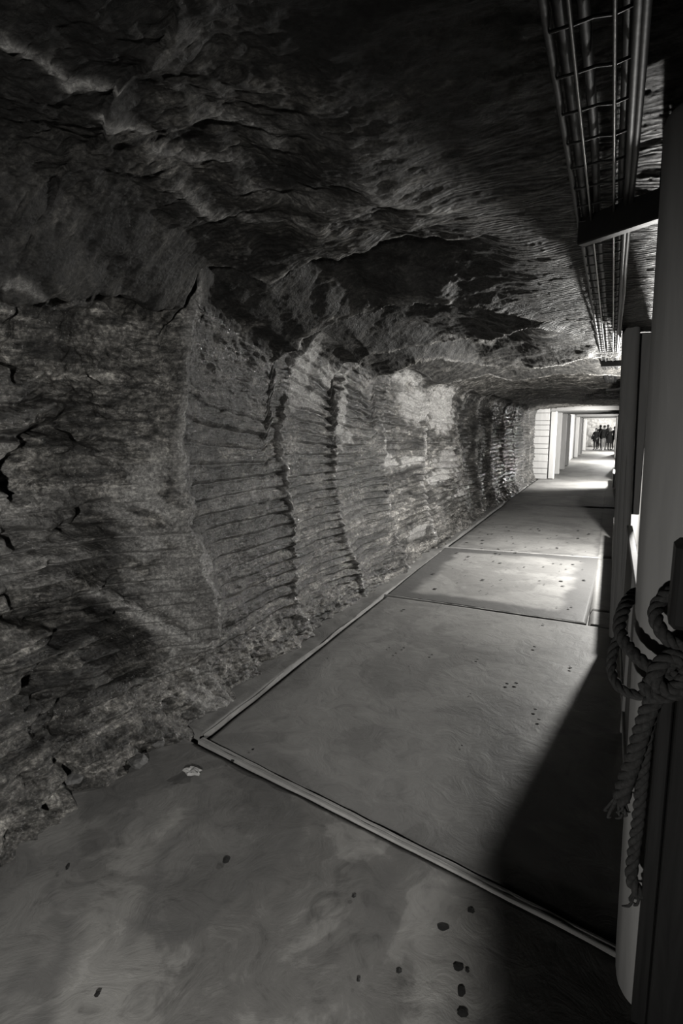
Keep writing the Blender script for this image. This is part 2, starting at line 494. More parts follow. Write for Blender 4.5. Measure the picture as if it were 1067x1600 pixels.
    salt = np.maximum(salt, 0.65 * fl * sstep(-0.35, 0.35, fbm((y * 0.9 + z * 0.9) * 12, (z - y) * 4.0, 24.0, 4) + 0.1))
    tone_shade = np.maximum(tone_shade, 0.85 * (k == 1) * sstep(0.9, 1.4, z) * sstep(0.75, -0.1, nn))
    tone_shade = np.maximum(tone_shade, 0.7 * (k == 0) * sstep(0.1, 0.5, fbm(y * 1.8, z * 3.2, 44.0, 4)))  # dark of the hollows painted in as noise patches
    tone_shade = tone_shade * (1 - 0.8 * np.clip(salt, 0, 1)) * (1 - 0.9 * lm) * (1 - 0.6 * fl)
    for px, py, r in HOLES:
        p = on_x(px, py, WALL_X + (0.2 if py > 1000 else 0.0))
        ky, kz = (1.0, 1.0) if px > 300 else ((1.2, 0.55) if px > 50 else (0.7, 1.7))
        e = np.sqrt(((y - p.y) / (r * ky)) ** 2 + ((z - p.z) / (r * kz)) ** 2)
        h = sstep(1.1, 0.75, e)
        d -= 0.12 * h
        salt *= 1 - h; tone_shade = np.maximum(tone_shade, h)  # shade in the depth of the holes painted in as well
    return d, salt, tone_shade

RIBS = [
    [(-200, 560), (60, 330), (200, 160), (330, -60)],
    [(258, 515), (285, 470), (315, 448), (345, 440), (420, 424), (520, 400), (640, 380), (760, 370), (900, 380)],
    [(466, 550), (485, 520), (520, 505), (590, 492), (650, 478), (700, 478), (760, 486), (840, 500), (905, 500), (1000, 500)],
    [(553, 572), (580, 553), (625, 545), (690, 540), (750, 536), (800, 520), (830, 512), (900, 522), (1000, 525)],
    [(618, 582), (650, 568), (700, 566), (760, 574), (820, 576), (870, 567), (920, 560), (1000, 558)],
    [(690, 600), (740, 590), (800, 592), (860, 590), (930, 585), (1000, 585)],
    [(745, 622), (790, 610), (850, 606), (900, 604), (980, 604)],
    [(800, 634), (830, 620), (870, 615), (980, 615)],
    [(830, 640), (850, 628), (980, 622)],
]
RIB_Z = [2.45, 2.5, 2.42, 2.40, 2.33, 2.33, 2.33, 2.31, 2.29]
RIB_UP = [0.0, 0.36, 0.32, 0.28, 0.26, 0.14, 0.06, 0.05, 0.03]
def vault(x, zr):
    """the roof comes down towards the left wall"""
    return -(zr - 2.18) * (1 - sstep(-2.25, -1.25, x)) ** 1.5
RIBT = []
for r, zz in zip(RIBS, RIB_Z):
    P = []
    for px, py in r:
        z_ = zz
        for _ in range(12):
            p = on_z(px, py, z_)
            z_ = 0.5 * z_ + 0.5 * (zz + vault(p.x, zz))
        P.append(p)
    P.sort(key=lambda p: p.x)
    RIBT.append((np.array([p.x for p in P]), np.array([p.y for p in P])))
STREAKS = [([(-20, 25), (70, 75), (110, 100), (150, 105), (185, 118)], 0.022, 0.7), ([(160, 150), (200, 178), (240, 202), (272, 216)], 0.03, 0.85),
           ([(330, 192), (370, 197), (420, 210), (432, 228)], 0.045, 0.6), ([(240, 240), (300, 262), (372, 270)], 0.03, 0.6),
           ([(560, 255), (600, 285), (650, 305), (700, 325), (780, 312), (860, 290)], 0.06, 0.8), ([(270, 300), (330, 345), (400, 365), (480, 350)], 0.035, 0.6),
           ([(180, 395), (215, 440)], 0.012, 0.9), ([(130, 370), (165, 405), (195, 425)], 0.012, 0.8), ([(700, 520), (760, 540), (830, 520), (860, 512)], 0.08, 0.9),
           ([(60, 330), (30, 310), (0, 300)], 0.02, 0.5), ([(840, 250), (860, 240), (900, 250)], 0.10, 0.7), ([(830, 410), (870, 420), (910, 440)], 0.10, 0.5)]
def ceiling_fields(x, y):
    """height of the roof and its pale / dark marks"""
    wob = 0.10 * fbm(x * 1.7, y * 1.7, 41.0, 3) + 0.03 * noise3(x * 8, y * 8, 2.0)
    yy = y + wob
    lines = [np.interp(x, xs, ys) for xs, ys in RIBT]
    hb = np.full(x.shape, 2.47); up = np.zeros(x.shape)
    dist = np.full(x.shape, 9.0)
    for i, l in enumerate(lines):
        nxt = lines[i + 1] if i + 1 < len(lines) else l + 4.0
        m = (yy >= l) & (yy < nxt)
        u = np.clip((yy - l) / np.maximum(nxt - l, 0.05), 0, 1)
        z1 = RIB_Z[i + 1] if i + 1 < len(RIB_Z) else 2.28
        hb = np.where(m, RIB_Z[i] * (1 - u) + z1 * u, hb)
        up = np.where(m, RIB_UP[i] * np.clip(u * 14, 0, 1) * (1 - u) ** 0.9, up)
        if i > 0:
            dist = np.minimum(dist, np.abs(yy - l))
    near = sstep(5.0, 2.0, y)
    r2 = sstep(-0.95, -0.45, x) * sstep(6.2, 5.2, y)
    calm = 1 - 0.78 * r2
    z = hb + vault(x, hb) + up * (1 - 0.8 * r2) * (0.6 + 0.4 * sstep(-2.2, -1.6, x))
    z += calm * (near * 0.10 * fbm(x * 1.5 + 0.5 * y, y * 0.9, 17.0, 4) + 0.05 * fbm(x * 1.2, y * 1.2, 27.0, 3))
    z -= calm * near * 0.022 * (ridged((x + y * 0.7) * 1.5, (y - x * 0.7) * 3.4, 19.0, 4) - 1.0)
    z -= calm * (1 - near) * 0.02 * (ridged(x * 3, y * 2.0, 23.0, 4) - 1.0)
    # bedding ripples, running across the passage, strongest under the tray
    rm = sstep(-0.75, -0.25, x) * sstep(1.3, 2.2, y) * sstep(6.5, 5.0, y)
    yw = y + 0.05 * np.sin(x * 4.0 + 0.8) + 0.022 * noise3(x * 3, y * 3, 51.0)
    rp = np.abs(np.sin(np.pi * yw / 0.16 + 1.4 * noise3(x * 1.2, yw * 4, 3.3)))
    z -= (rm * 0.004 + 0.001) * (1 - rp) * (0.6 + 0.8 * noise3(x * 0.7, yw * 3.0, 77.0))
    z += 0.012 * (1 - 0.5 * r2) * fbm(x * 7, y * 13, 29.0, 4, 0.6)
    n2 = fbm(x * 3.2, y * 3.2, 61.0, 4)
    salt = 0.8 * np.exp(-(dist / 0.03) ** 2) * sstep(-0.4, 0.3, n2)
    salt = np.maximum(salt, rm * 0.32 * sstep(0.6, -0.2, fbm(x * 0.8, yw * 4.0, 71.0, 4)))
    salt = np.maximum(salt, 0.35 * sstep(0.15, 0.5, fbm((x + y * 0.8) * 0.9, (y - x * 0.8) * 2.6, 81.0, 4)) * near * sstep(-1.6, -1.1, x))
    for pts, w, g in STREAKS:
        P = [on_z(px, py, 2.48) for px, py in pts]
        dm = np.full(x.shape, 9.0)
        for a, b in zip(P[:-1], P[1:]):
            dx, dy = b.x - a.x, b.y - a.y
            t = np.clip(((x - a.x) * dx + (y - a.y) * dy) / (dx * dx + dy * dy), 0, 1)
            dm = np.minimum(dm, np.hypot(x - a.x - t * dx, y - a.y - t * dy))
        f = np.exp(-((dm + 0.02 * n2) / (0.75 * w)) ** 2)
        z -= 0.010 * f
        salt = np.maximum(salt, min(1.0, g * 1.35) * f * sstep(-0.9, 0.1, n2 + 0.2))
    lip = np.exp(-(((yy - lines[4] + 0.02) / 0.10) ** 2)) * sstep(-0.9, -0.4, x)
    salt = np.maximum(salt, lip)
    tone_shade = (0.35 + 0.65 * sstep(-0.1, 0.4, fbm(x * 1.6, y * 1.6, 91.0, 4))) * sstep(4.2, 2.2, y) * (1 - salt)  # roof darker near the camera, in patches
    tone_shade = np.maximum(tone_shade, 0.85 * sstep(-1.0, -1.5, x) * sstep(3.0, 2.4, y) * (1 - salt))  # and darker towards its left edge
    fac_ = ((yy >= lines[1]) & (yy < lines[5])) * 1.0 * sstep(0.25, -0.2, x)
    tone_shade = np.maximum(tone_shade, 0.8 * fac_ * (1 - salt) * (dist > 0.05))  # roof facets turned from the lamp, their shade put into the colour
    band = np.clip(rm + 0.45 * sstep(1.6, 2.4, y) * sstep(-2.2, -1.4, x) * (1 - fac_), 0, 1)
    return z, salt, tone_shade, band

def ycols(y0, y1, n):
    # closer together near the camera
    t = np.linspace(0, 1, n)
    return y0 + (y1 - y0) * (np.exp(2.9 * t) - 1) / (np.exp(2.9) - 1)
Y = ycols(0.15, 19.46, 1120)
Rf = 0.24
zc_top = 2.20
# wall rows, fillet rows, roof rows
NW, NF, NC = 470, 60, 560
zw = np.linspace(-0.06, zc_top - Rf, NW)
fa = np.linspace(0, np.pi / 2, NF + 2)[1:-1]
def rows_for(Yv, nw, nf, nc):
    zw_ = np.linspace(-0.06, zc_top - Rf, nw)
    fa_ = np.linspace(0, np.pi / 2, nf + 2)[1:-1]
    xc = np.linspace(WALL_X + Rf, 1.25, nc)
    y2, z2 = np.meshgrid(Yv, np.concatenate([zw_, (zc_top - Rf) + Rf * np.sin(fa_)]))
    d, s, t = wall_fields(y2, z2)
    xw = np.full(nw + nf, WALL_X); xw[nw:] = WALL_X + Rf * (1 - np.cos(fa_))
    ang = np.zeros(nw + nf); ang[nw:] = fa_
    # roof heights over the whole breadth, blended into the fillet
    x3, y3 = np.meshgrid(xc, Yv, indexing='ij')
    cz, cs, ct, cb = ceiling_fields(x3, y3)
    rise0 = cz[0] - zc_top                       # how far the roof edge stands above the fillet
    zz = z2 + rise0[None, :] * sstep(1.2, zc_top, z2)
    Wv = np.stack([xw[:, None] + d * np.cos(ang)[:, None], y2, zz - d * np.sin(ang)[:, None] * (1 - sstep(0.6, 1.0, ang / (np.pi / 2)))[:, None]], -1)
    Cv = np.stack([x3, y3, cz], -1)
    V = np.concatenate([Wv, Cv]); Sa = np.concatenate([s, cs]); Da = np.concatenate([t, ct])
    # soften the seam where fillet meets roof
    i0 = nw + nf
    return V, Sa, Da, np.concatenate([0 * s, cb]), i0
V, Sa, Da, Ba, i0 = rows_for(Y, NW, NF, NC)
cut = i0 - NF // 2
def rock_part(name, a, b, mat, flip):
    v = V[a:b]
    o = np_mesh(name, v, grid_faces(b - a, v.shape[1], flip=flip), mat, attrs={'salt': Sa[a:b], 'tone_shade': Da[a:b], 'band': Ba[a:b]})
    o['kind'] = 'structure'
    return o
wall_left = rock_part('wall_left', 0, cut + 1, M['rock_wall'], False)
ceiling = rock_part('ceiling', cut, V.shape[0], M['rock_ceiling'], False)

# right wall of the passage, behind the posts
yr = ycols(-2.2, 19.4, 260); zr = np.linspace(-0.05, 2.75, 120)
y2, z2 = np.meshgrid(yr, zr)
xr = 1.10 - 0.10 * fbm(y2 * 1.2, z2 * 1.5, 5.5, 4) - 0.02 * fbm(y2 * 7, z2 * 11, 6.5, 4)
o = np_mesh('wall_right', np.stack([xr, y2, z2], -1), grid_faces(120, 260, flip=True), M['rock_wall'], attrs={'salt': 0 * xr, 'tone_shade': 0 * xr})
o['kind'] = 'structure'
# rock behind the viewpoint, so that the passage goes on
yb = np.linspace(-3.2, 0.17, 60); sb = np.linspace(0, 1, 140)
prof_x = np.interp(sb, [0, 0.38, 0.44, 1], [WALL_X, WALL_X, WALL_X + 0.25, 1.25])
prof_z = np.interp(sb, [0, 0.38, 0.44, 1], [-0.05, 2.15, 2.45, 2.55])
y2, s2 = np.meshgrid(yb, sb)
nz = 0.07 * fbm(y2 * 1.6, s2 * 6, 2.2, 4)
o = np_mesh('wall_rear', np.stack([prof_x[:, None] + nz, y2, prof_z[:, None] + nz], -1), grid_faces(140, 60), M['rock_wall'], attrs={'salt': 0 * nz, 'tone_shade': 0 * nz})
o['kind'] = 'structure'

# ------------------------------------------------------------------ floor
floor = box('floor', (-2.6, -3.2, -0.22), (1.3, 52.0, -0.045), M['gutter'], bevel=0)
floor['kind'] = 'structure'
def slab(name, corners, mat, nx, ny, top=0.0, thick=0.05, damp=None, uneven=0.006, seed=0.0):
    """slab from four corners (x0,y0) (x1,y0) (x1,y1) (x0,y1), top grid with rounded edge"""
    c = np.array(corners, float)
    u = np.linspace(0, 1, nx); v = np.linspace(0, 1, ny)
    uu, vv = np.meshgrid(u, v)
    P = (c[0][None, None] * ((1 - uu) * (1 - vv))[..., None] + c[1] * (uu * (1 - vv))[..., None] + c[2] * (uu * vv)[..., None] + c[3] * ((1 - uu) * vv)[..., None])
    x, y = P[..., 0], P[..., 1]
    wx = np.linalg.norm(c[1] - c[0]); wy = np.linalg.norm(c[3] - c[0])
    ed = np.minimum(np.minimum(uu, 1 - uu) * wx, np.minimum(vv, 1 - vv) * wy)
    z = top + uneven * fbm(x * 0.9, y * 0.9, seed, 3) + uneven * 0.35 * fbm(x * 5, y * 5, seed + 2, 4) - 0.006 * np.exp(-ed / 0.008)
    edge = (uu == 0) | (uu == 1) | (vv == 0) | (vv == 1)
    z = np.where(edge, top - thick, z)
    da = damp(x, y, ed) if damp else np.zeros(x.shape)
    o = np_mesh(name, np.stack([x, y, z], -1), grid_faces(ny, nx), mat, floor, attrs={'damp': da})
    return o
def damp_margin(w, amt, seed):
    def f(x, y, ed):
        n = fbm(x * 3.2, y * 3.2, seed, 4)
        return amt * sstep(w * 1.25, w * 0.75, ed + 0.07 * n)
    return f
def damp_near(x, y, ed):
    n = fbm(x * 1.6 + 0.4 * y, y * 1.2, 13.0, 5)
    m = sstep(-0.05, 0.12, n + 0.45 * sstep(-0.8, -1.6, x) - 0.25)
    b = sstep(-0.1, -0.02, n - 0.1) * sstep(0.14, 0.05, n - 0.1)
    return np.clip(0.45 * m + 0.25 * b, 0, 1)
XL, XR = -1.97, 0.02
slab('slab', [(-2.70, -1.2), (0.62, -1.2), (0.62, 1.768), (-2.55, 2.438)], M['concrete_near'], 150, 180, damp=damp_near, seed=1.0, uneven=0.006)
slab('slab', [(-1.92, 2.33), (0.62, 1.785), (0.62, 5.20), (-1.98, 5.30)], M['concrete'], 120, 150, damp=damp_margin(0.16, 0.25, 4.0), seed=2.0)
slab('slab', [(-1.99, 5.325), (-0.10, 5.245), (-0.02, 8.03), (-2.05, 7.85)], M['concrete'], 110, 120, damp=damp_margin(0.24, 1.0, 5.0), seed=3.0)
slab('slab', [(-2.02, 7.875), (0.00, 8.055), (0.05, 13.0), (-2.05, 13.0)], M['concrete'], 80, 90, damp=damp_margin(0.10, 0.6, 6.0), seed=4.0)
slab('slab', [(-2.1, 13.03), (0.1, 13.03), (0.1, 20.0), (-2.1, 20.0)], M['concrete'], 60, 60, damp=damp_margin(0.08, 0.4, 7.0), seed=5.0)
slab('slab', [(-2.1, 20.02), (0.6, 20.02), (0.6, 51.5), (-2.1, 51.5)], M['concrete'], 40, 120, seed=6.0, uneven=0.012)
# gutter strip along the left wall, kerb along the right
slab('gutter_strip', [(-2.45, 2.445), (-1.945, 2.355), (-2.01, 7.8), (-2.40, 7.8)], M['gutter'], 30, 160, top=-0.002, seed=8.0, uneven=0.02)
slab('gutter_strip', [(-2.42, 7.82), (-2.04, 7.86), (-2.12, 19.9), (-2.45, 19.9)], M['gutter'], 20, 120, top=-0.006, seed=9.0, uneven=0.02)
for i, (a, b) in enumerate(((5.22, 5.62), (5.64, 8.0), (8.05, 13.0), (13.02, 19.9))):
    slab('kerb_stone', [(-0.085, a), (0.62, a), (0.62, b), (-0.085, b)] if a > 3 else [(0.03, a), (0.62, a), (0.62, b), (-0.07, b)], M['concrete'], 30, 60, top=0.012, seed=10.0 + i)
# raised strips on the joints
def strip(a, b, w, h, rows=60, seed=0.0, jag=0.10, mat='strip'):
    a = np.array(a, float); b = np.array(b, float)
    d = (b - a) / np.linalg.norm(b - a); n = np.array([-d[1], d[0]])
    prof = [(-1.0, -0.03), (-0.9, h * 0.75), (-0.55, h), (-0.1, h * 0.98), (0.0, h * 0.55), (0.1, h * 0.98), (0.55, h), (0.9, h * 0.75), (1.0, -0.03)]
    t = np.linspace(0, 1, rows)
    L = np.linalg.norm(b - a)
    V_ = np.zeros((rows, len(prof), 3))
    for j, (s, z) in enumerate(prof):
        ww = w * 0.5 * s * (1 + jag * noise3(t * L * 6, s * 2.0, seed)) + 0.05 * jag * noise3(t * L * 2.5, 0.3, seed + 5)
        V_[:, j, 0] = a[0] + d[0] * L * t + n[0] * ww
        V_[:, j, 1] = a[1] + d[1] * L * t + n[1] * ww
        V_[:, j, 2] = z + (0.003 * noise3(t * L * 9, s * 3.0, seed + 1) if z > 0 else 0)
    return np_mesh('joint_strip', V_, grid_faces(rows, len(prof)), M[mat], floor, smooth=True, attrs={'damp': np.zeros(rows * len(prof))})
strip((-1.93, 2.325), (0.40, 1.81), 0.042, 0.012, 160, 1.0)
strip((-1.99, 5.312), (-0.10, 5.232), 0.022, 0.008, 60, 2.0)
strip((-2.02, 7.862), (0.0, 8.04), 0.022, 0.007, 60, 3.0)
strip((-1.955, 2.38), (-1.995, 5.30), 0.008, 0.003, 200, 4.0, 0.6, 'concrete')

# dark drip marks on the slabs: flat spots, slightly proud
def spot_shape(bm, c, r, rot=0.0, k=1.0, seed=0):
    rnd = random.Random(seed)
    n = 14
    ph = [rnd.uniform(0.82, 1.15) for _ in range(n)]
    vs = []
    for i in range(n):
        a = 2 * math.pi * i / n
        x, y = math.cos(a) * r * ph[i], math.sin(a) * r * ph[i] * k
        vs.append(bm.verts.new((c[0] + x * math.cos(rot) - y * math.sin(rot), c[1] + x * math.sin(rot) + y * math.cos(rot), c[2])))
    m = bm.verts.new((c[0], c[1], c[2] + 0.002))
    for i in range(n):
        bm.faces.new((vs[i], vs[(i + 1) % n], m))
near_spots = [(692, 1450, 0.020), (736, 1424, 0.013), (716, 1513, 0.016), (730, 1518, 0.008), (721, 1550, 0.018), (723, 1585, 0.016), (353, 1345, 0.018), (623, 1519, 0.010), (553, 1401, 0.010), (105, 1356, 0.016),
              (560, 1532, 0.008), (152, 1555, 0.010), (363, 1190, 0.010), (395, 1172, 0.008)]
for i, (px, py, r) in enumerate(near_spots):
    bm = bmesh.new(); p = on_z(px, py, 0.006)
    spot_shape(bm, (p.x, p.y, 0.0095), r, random.uniform(0, 3), random.uniform(0.7, 1.0) if i != 9 else 0.4, i)
    obj('drip_spot', bm, M['spot'], floor)
bm = bmesh.new()
rs = random.Random(5)
for i in range(120):
    y = rs.uniform(2.6, 13) if i > 70 else rs.uniform(5.6, 10)
    x = rs.uniform(-1.85, -0.15)
    spot_shape(bm, (x, y, 0.009), rs.choice((0.008, 0.010, 0.014, 0.022)) * (0.7 if y < 5 else 1.0), 0, rs.uniform(0.6, 1), i + 50)
obj('drip_marks', bm, M['spot'], floor)['kind'] = 'stuff'

# ------------------------------------------------------------------ stones at the foot of the wall
def stone_bm(r, seed, flat=0.7):
    bm = bmesh.new()
    bmesh.ops.create_icosphere(bm, subdivisions=2, radius=r)
    rnd = random.Random(seed)
    ax = [rnd.uniform(0.75, 1.3) for _ in range(3)]
    for v in bm.verts:
        n = noise3(v.co.x / r * 1.1 + seed, v.co.y / r * 1.1, v.co.z / r * 1.1)
        v.co = Vector((v.co.x * ax[0], v.co.y * ax[1], v.co.z * flat)) * float(1 + 0.45 * n)
    return bm
stone_at = [(270, 1082, 0.085), (225, 1100, 0.06), (318, 1075, 0.05), (180, 1165, 0.05), (150, 1185, 0.045), (215, 1180, 0.04), (245, 1150, 0.05), (120, 1205, 0.05), (95, 1190, 0.06),
            (390, 1040, 0.05), (430, 1012, 0.045), (505, 950, 0.06), (535, 925, 0.06), (560, 905, 0.05), (600, 880, 0.05), (640, 858, 0.05)]
for i, (px, py, r) in enumerate(stone_at):
    p = on_z(px, py, 0.05)
    s = obj('stone', stone_bm(r, i + 1), M['stone'], wall_left, smooth=False)
    s.location = (p.x, p.y, r * 0.35)

# ------------------------------------------------------------------ small things on the floor
def flake(name, px, py, r, mat, label, cat, seed, flat=0.22):
    p = on_z(px, py, 0.005)
    bm = bmesh.new()
    rnd = random.Random(seed)
    n = 16
    ring = [[], [], []]
    for k, (rr, zz) in enumerate(((1.0, 0.0), (0.8, flat), (0.35, flat * 1.1))):
        for i in range(n):
            a = 2 * math.pi * i / n
            q = rr * (1 + 0.22 * math.sin(5 * a + seed) + rnd.uniform(-0.12, 0.12))
            ring[k].append(bm.verts.new((math.cos(a) * q * r * 1.15, math.sin(a) * q * r * 0.85, max(0, zz * r * rnd.uniform(0.6, 1.4)))))
    for k in range(2):
        for i in range(n):
            bm.faces.new((ring[k][i], ring[k][(i + 1) % n], ring[k + 1][(i + 1) % n], ring[k + 1][i]))
    bm.faces.new(ring[2]); bm.faces.new(ring[0][::-1])
    o = obj(name, bm, mat)
    o.location = (p.x, p.y, 0.011)
    return tag(o, label, cat)
flake('salt_flake', 301, 1207, 0.040, M['chip'], 'pale ragged flake lying on the floor by the left end of the joint strip', 'flake', 3)
for px, py, r, lb in ((835, 1012, 0.010, 'tiny white crumb on the floor level with the far post foot'),
                      (792, 1070, 0.009, 'left one of two tiny white crumbs on the middle slab'),
                      (806, 1069, 0.010, 'right one of two tiny white crumbs on the middle slab'),
                      (836, 1110, 0.008, 'tiny white crumb near the edge of the big shadow, the farther one'),
                      (842, 1126, 0.008, 'tiny white crumb near the edge of the big shadow, the nearer one'),
                      (891, 1045, 0.009, 'tiny white crumb close to the tip of the big shadow')):
    flake('salt_crumb', px, py, r, M['chip'], lb, 'crumb', int(px), 0.5)

# ------------------------------------------------------------------ timber posts on the right
def post(name, cx, cy, r, z1, label, lean=(0, 0), cracks=(), sq=3.2, seed=0.0, mat='white_timber', n=96, rows=150, z0=-0.02, bulge=0.0):
    a = np.linspace(0, 2 * np.pi, n, endpoint=False)
    h = np.linspace(0, 1, rows)
    ca, sa = np.cos(a), np.sin(a)
    rad = 1.0 / (np.abs(ca) ** sq + np.abs(sa) ** sq) ** (1 / sq)
    aa, hh = np.meshgrid(a, h)
    zz = z0 + (z1 - z0) * hh
    R = r * rad[None, :] * (1 + 0.035 * noise3(ca[None] * 1.2, sa[None] * 1.2, zz * 1.1 + seed) + 0.012 * noise3(ca[None] * 5, sa[None] * 5, zz * 0.9 + seed))
    R = R * (1 + bulge * (1 - hh) ** 6)
    for ang, w, z_a, z_b, dep in cracks:
        wav = ang + 0.05 * noise3(zz * 2.2, ang, seed) + 0.02 * noise3(zz * 9, ang, seed)
        dd = np.abs((aa - wav + np.pi) % (2 * np.pi) - np.pi)
        R = R - dep * np.exp(-(dd / w) ** 2) * sstep(z_a - 0.02, z_a + 0.1, zz) * sstep(z_b + 0.02, z_b - 0.1, zz)
    R[-1] *= 0.9; R[0] *= 0.98
    x = cx + lean[0] * hh + R * np.cos(aa); y = cy + lean[1] * hh + R * np.sin(aa)
    V_ = np.stack([x, y, zz], -1).reshape(-1, 3)
    Q = grid_faces(rows, n, wrap=True)
    V_ = np.vstack([V_, [[cx + lean[0], cy + lean[1], z1 + 0.005]]])
    k = np.arange(0, n, 2); base = (rows - 1) * n
    Q = np.vstack([Q, np.stack([np.full(len(k), len(V_) - 1), base + k, base + (k + 1) % n, base + (k + 2) % n], -1)])
    o = np_mesh(name, V_, Q, M[mat])
    return tag(o, label, 'post', 'white timber posts along the right side')
PI = math.pi
p1 = post('timber_post', 0.270, 1.83, 0.155, 2.47, 'broad white timber post with a rope tied around it, nearest on the right', lean=(-0.045, -0.02), sq=2.7, seed=1.0, cracks=[(PI * 1.18, 0.012, 0.2, 2.2, 0.004)])
p2 = post('timber_post', 0.142, 5.02, 0.060, 2.46, 'white timber post split by long cracks, behind the roped post', lean=(-0.06, 0), sq=3.2, seed=2.0,
          cracks=[(PI * 1.36, 0.07, 0.05, 1.75, 0.016), (PI * 1.56, 0.06, 0.5, 1.5, 0.014), (PI * 1.20, 0.05, 0.3, 1.1, 0.010)])
box('side_board', (0.10, 5.085, 1.0), (0.235, 5.135, 2.40), M['white_timber'], p2, 0.006)
hid = 'white timber post farther along the right side, screened by the split post'
post('timber_post', 0.29, 9.25, 0.16, 2.24, hid, lean=(-0.03, 0), n=24, rows=20, seed=3.0)
post('timber_post', 0.30, 17.2, 0.16, 2.26, 'white timber post farther along the right side, the last before the boarded passage', n=24, rows=20, seed=4.0)
post('timber_post', 0.345, -0.2, 0.16, 2.3, 'white timber post beside the viewpoint on the right', n=24, rows=20, seed=5.0)

for ya, yb, lb in ((5.28, 9.05, 'unseen low board added to shade the floor past the split post'), (17.4, 19.3, 'unseen low board added to shade the floor before the boarded passage')):
    kb = empty('shade_board', (0.115, (ya + yb) / 2, 0))  # unseen boards added to keep lamp light off the floor edge
    tag(kb, lb, 'board', 'added shade boards along the right side')
    L_ = (yb - ya) / 2
    for zz in (0.013, 0.235):
        box('board', (-0.018, -L_, zz), (0.018, L_, zz + (0.215 if zz < 0.1 else 0.165)), M['white_timber'], kb, 0.005)
    for yy in (-L_ + 0.1, 0, L_ - 0.1):
        box('stake', (0.018, yy - 0.03, 0.013), (0.06, yy + 0.03, 0.39), M['white_timber'], kb, 0.004)

# ------------------------------------------------------------------ dark wooden gate hung at the roped post
gate = empty('wooden_gate', (0.2, 1.60, 0))
tag(gate, 'dark wooden gate of upright boards on the right beside the roped post', 'gate')
gx = 0.0
for i, (x0, x1, y_, z0, z1) in enumerate(((0.150, 0.185, 1.60, 0.06, 1.02), (0.189, 0.33, 1.585, 0.05, 1.05), (0.34, 0.46, 1.585, 0.05, 1.05), (0.47, 0.59, 1.585, 0.05, 1.04), (0.60, 0.72, 1.585, 0.05, 1.05))):
    box('board', (x0 - 0.2, y_ - 1.60 - 0.015, z0), (x1 - 0.2, y_ - 1.60 + 0.015, z1), M['dark_timber'], gate, 0.004, 0.002)
box('top_rail', (-0.055, -0.15, 1.24), (0.75, -0.05, 1.44), M['dark_timber'], gate, 0.012, 0.003)
box('bottom_rail', (0.0, 0.006, 0.18), (0.52, 0.045, 0.28), M['dark_timber'], gate, 0.006)
box('hinge_strap', (-0.04, 0.002, 0.98), (0.30, 0.012, 1.03), M['black_metal'], gate, 0.002)

# ------------------------------------------------------------------ rope tied round the near post
def strands(ctrl, r, n, pitch=0.075, fray=0.0):
    P = spline(ctrl, n)
    seg = np.linalg.norm(np.diff(P, axis=0), axis=1); L = np.concatenate([[0], np.cumsum(seg)])
    T = np.gradient(P, axis=0); T /= np.linalg.norm(T, axis=1)[:, None]
    N0 = np.cross(T[0], [0.3, 0.2, 1.0]); N0 /= np.linalg.norm(N0)
    Ns = [N0]
    for i in range(1, n):
        v = Ns[-1] - T[i] * np.dot(Ns[-1], T[i]); Ns.append(v / np.linalg.norm(v))
    Ns = np.array(Ns); B = np.cross(T, Ns)
    parts = []
    for s in range(3):
        a = 2 * np.pi * (L / pitch + s / 3)
        off = r * 0.52 * (np.cos(a)[:, None] * Ns + np.sin(a)[:, None] * B)
        parts.append(tube_np(P + off, r * 0.56, 8))
    return joined(parts)
rope = empty('rope', (0.13, 1.70, 1.0))
tag(rope, 'thick dark twisted rope knotted around the near white post, its ends hanging', 'rope')
RP = lambda px, py, y: np.array(on_y(px, py, y)) - np.array((0.13, 1.70, 1.0))
def rope_part(name, pts, r, n=90, pitch=0.075):
    V_, Q = strands([RP(*p) for p in pts], r, n, pitch)
    return np_mesh(name, V_, Q, M['rope'], rope)
rope_part('rope_turn', [(992, 925, 1.86), (975, 950, 1.76), (968, 985, 1.70), (985, 1015, 1.64), (1012, 1040, 1.60), (1045, 1055, 1.57), (1085, 1050, 1.57)], 0.017)
rope_part('rope_loop', [(975, 985, 1.74), (960, 1010, 1.70), (955, 1045, 1.66), (966, 1072, 1.62), (990, 1085, 1.60), (1020, 1085, 1.57), (1050, 1075, 1.56)], 0.013)
rope_part('rope_turn', [(1050, 925, 1.62), (1030, 940, 1.63), (1024, 965, 1.60), (1040, 995, 1.57), (1066, 1010, 1.56), (1090, 1010, 1.56)], 0.017)
rope_part('knot', [(1010, 1075, 1.60), (1030, 1050, 1.57), (1058, 1028, 1.55), (1075, 1050, 1.55), (1050, 1078, 1.55), (1022, 1062, 1.545), (1040, 1030, 1.55), (1080, 1020, 1.56)], 0.019, 110)
rope_part('knot', [(1005, 1068, 1.585), (1025, 1088, 1.56), (1060, 1082, 1.55), (1085, 1065, 1.56)], 0.017, 60)
tail = rope_part('rope_tail', [(1035, 1075, 1.565), (1015, 1105, 1.57), (1003, 1140, 1.58), (990, 1185, 1.59), (976, 1225, 1.60), (970, 1252, 1.60)], 0.021, 100, 0.09)
rope_part('rope_tail', [(1030, 1080, 1.575), (1012, 1140, 1.60), (1004, 1210, 1.61), (997, 1280, 1.61), (989, 1340, 1.61), (987, 1375, 1.60), (1000, 1398, 1.60)], 0.016, 120, 0.085)
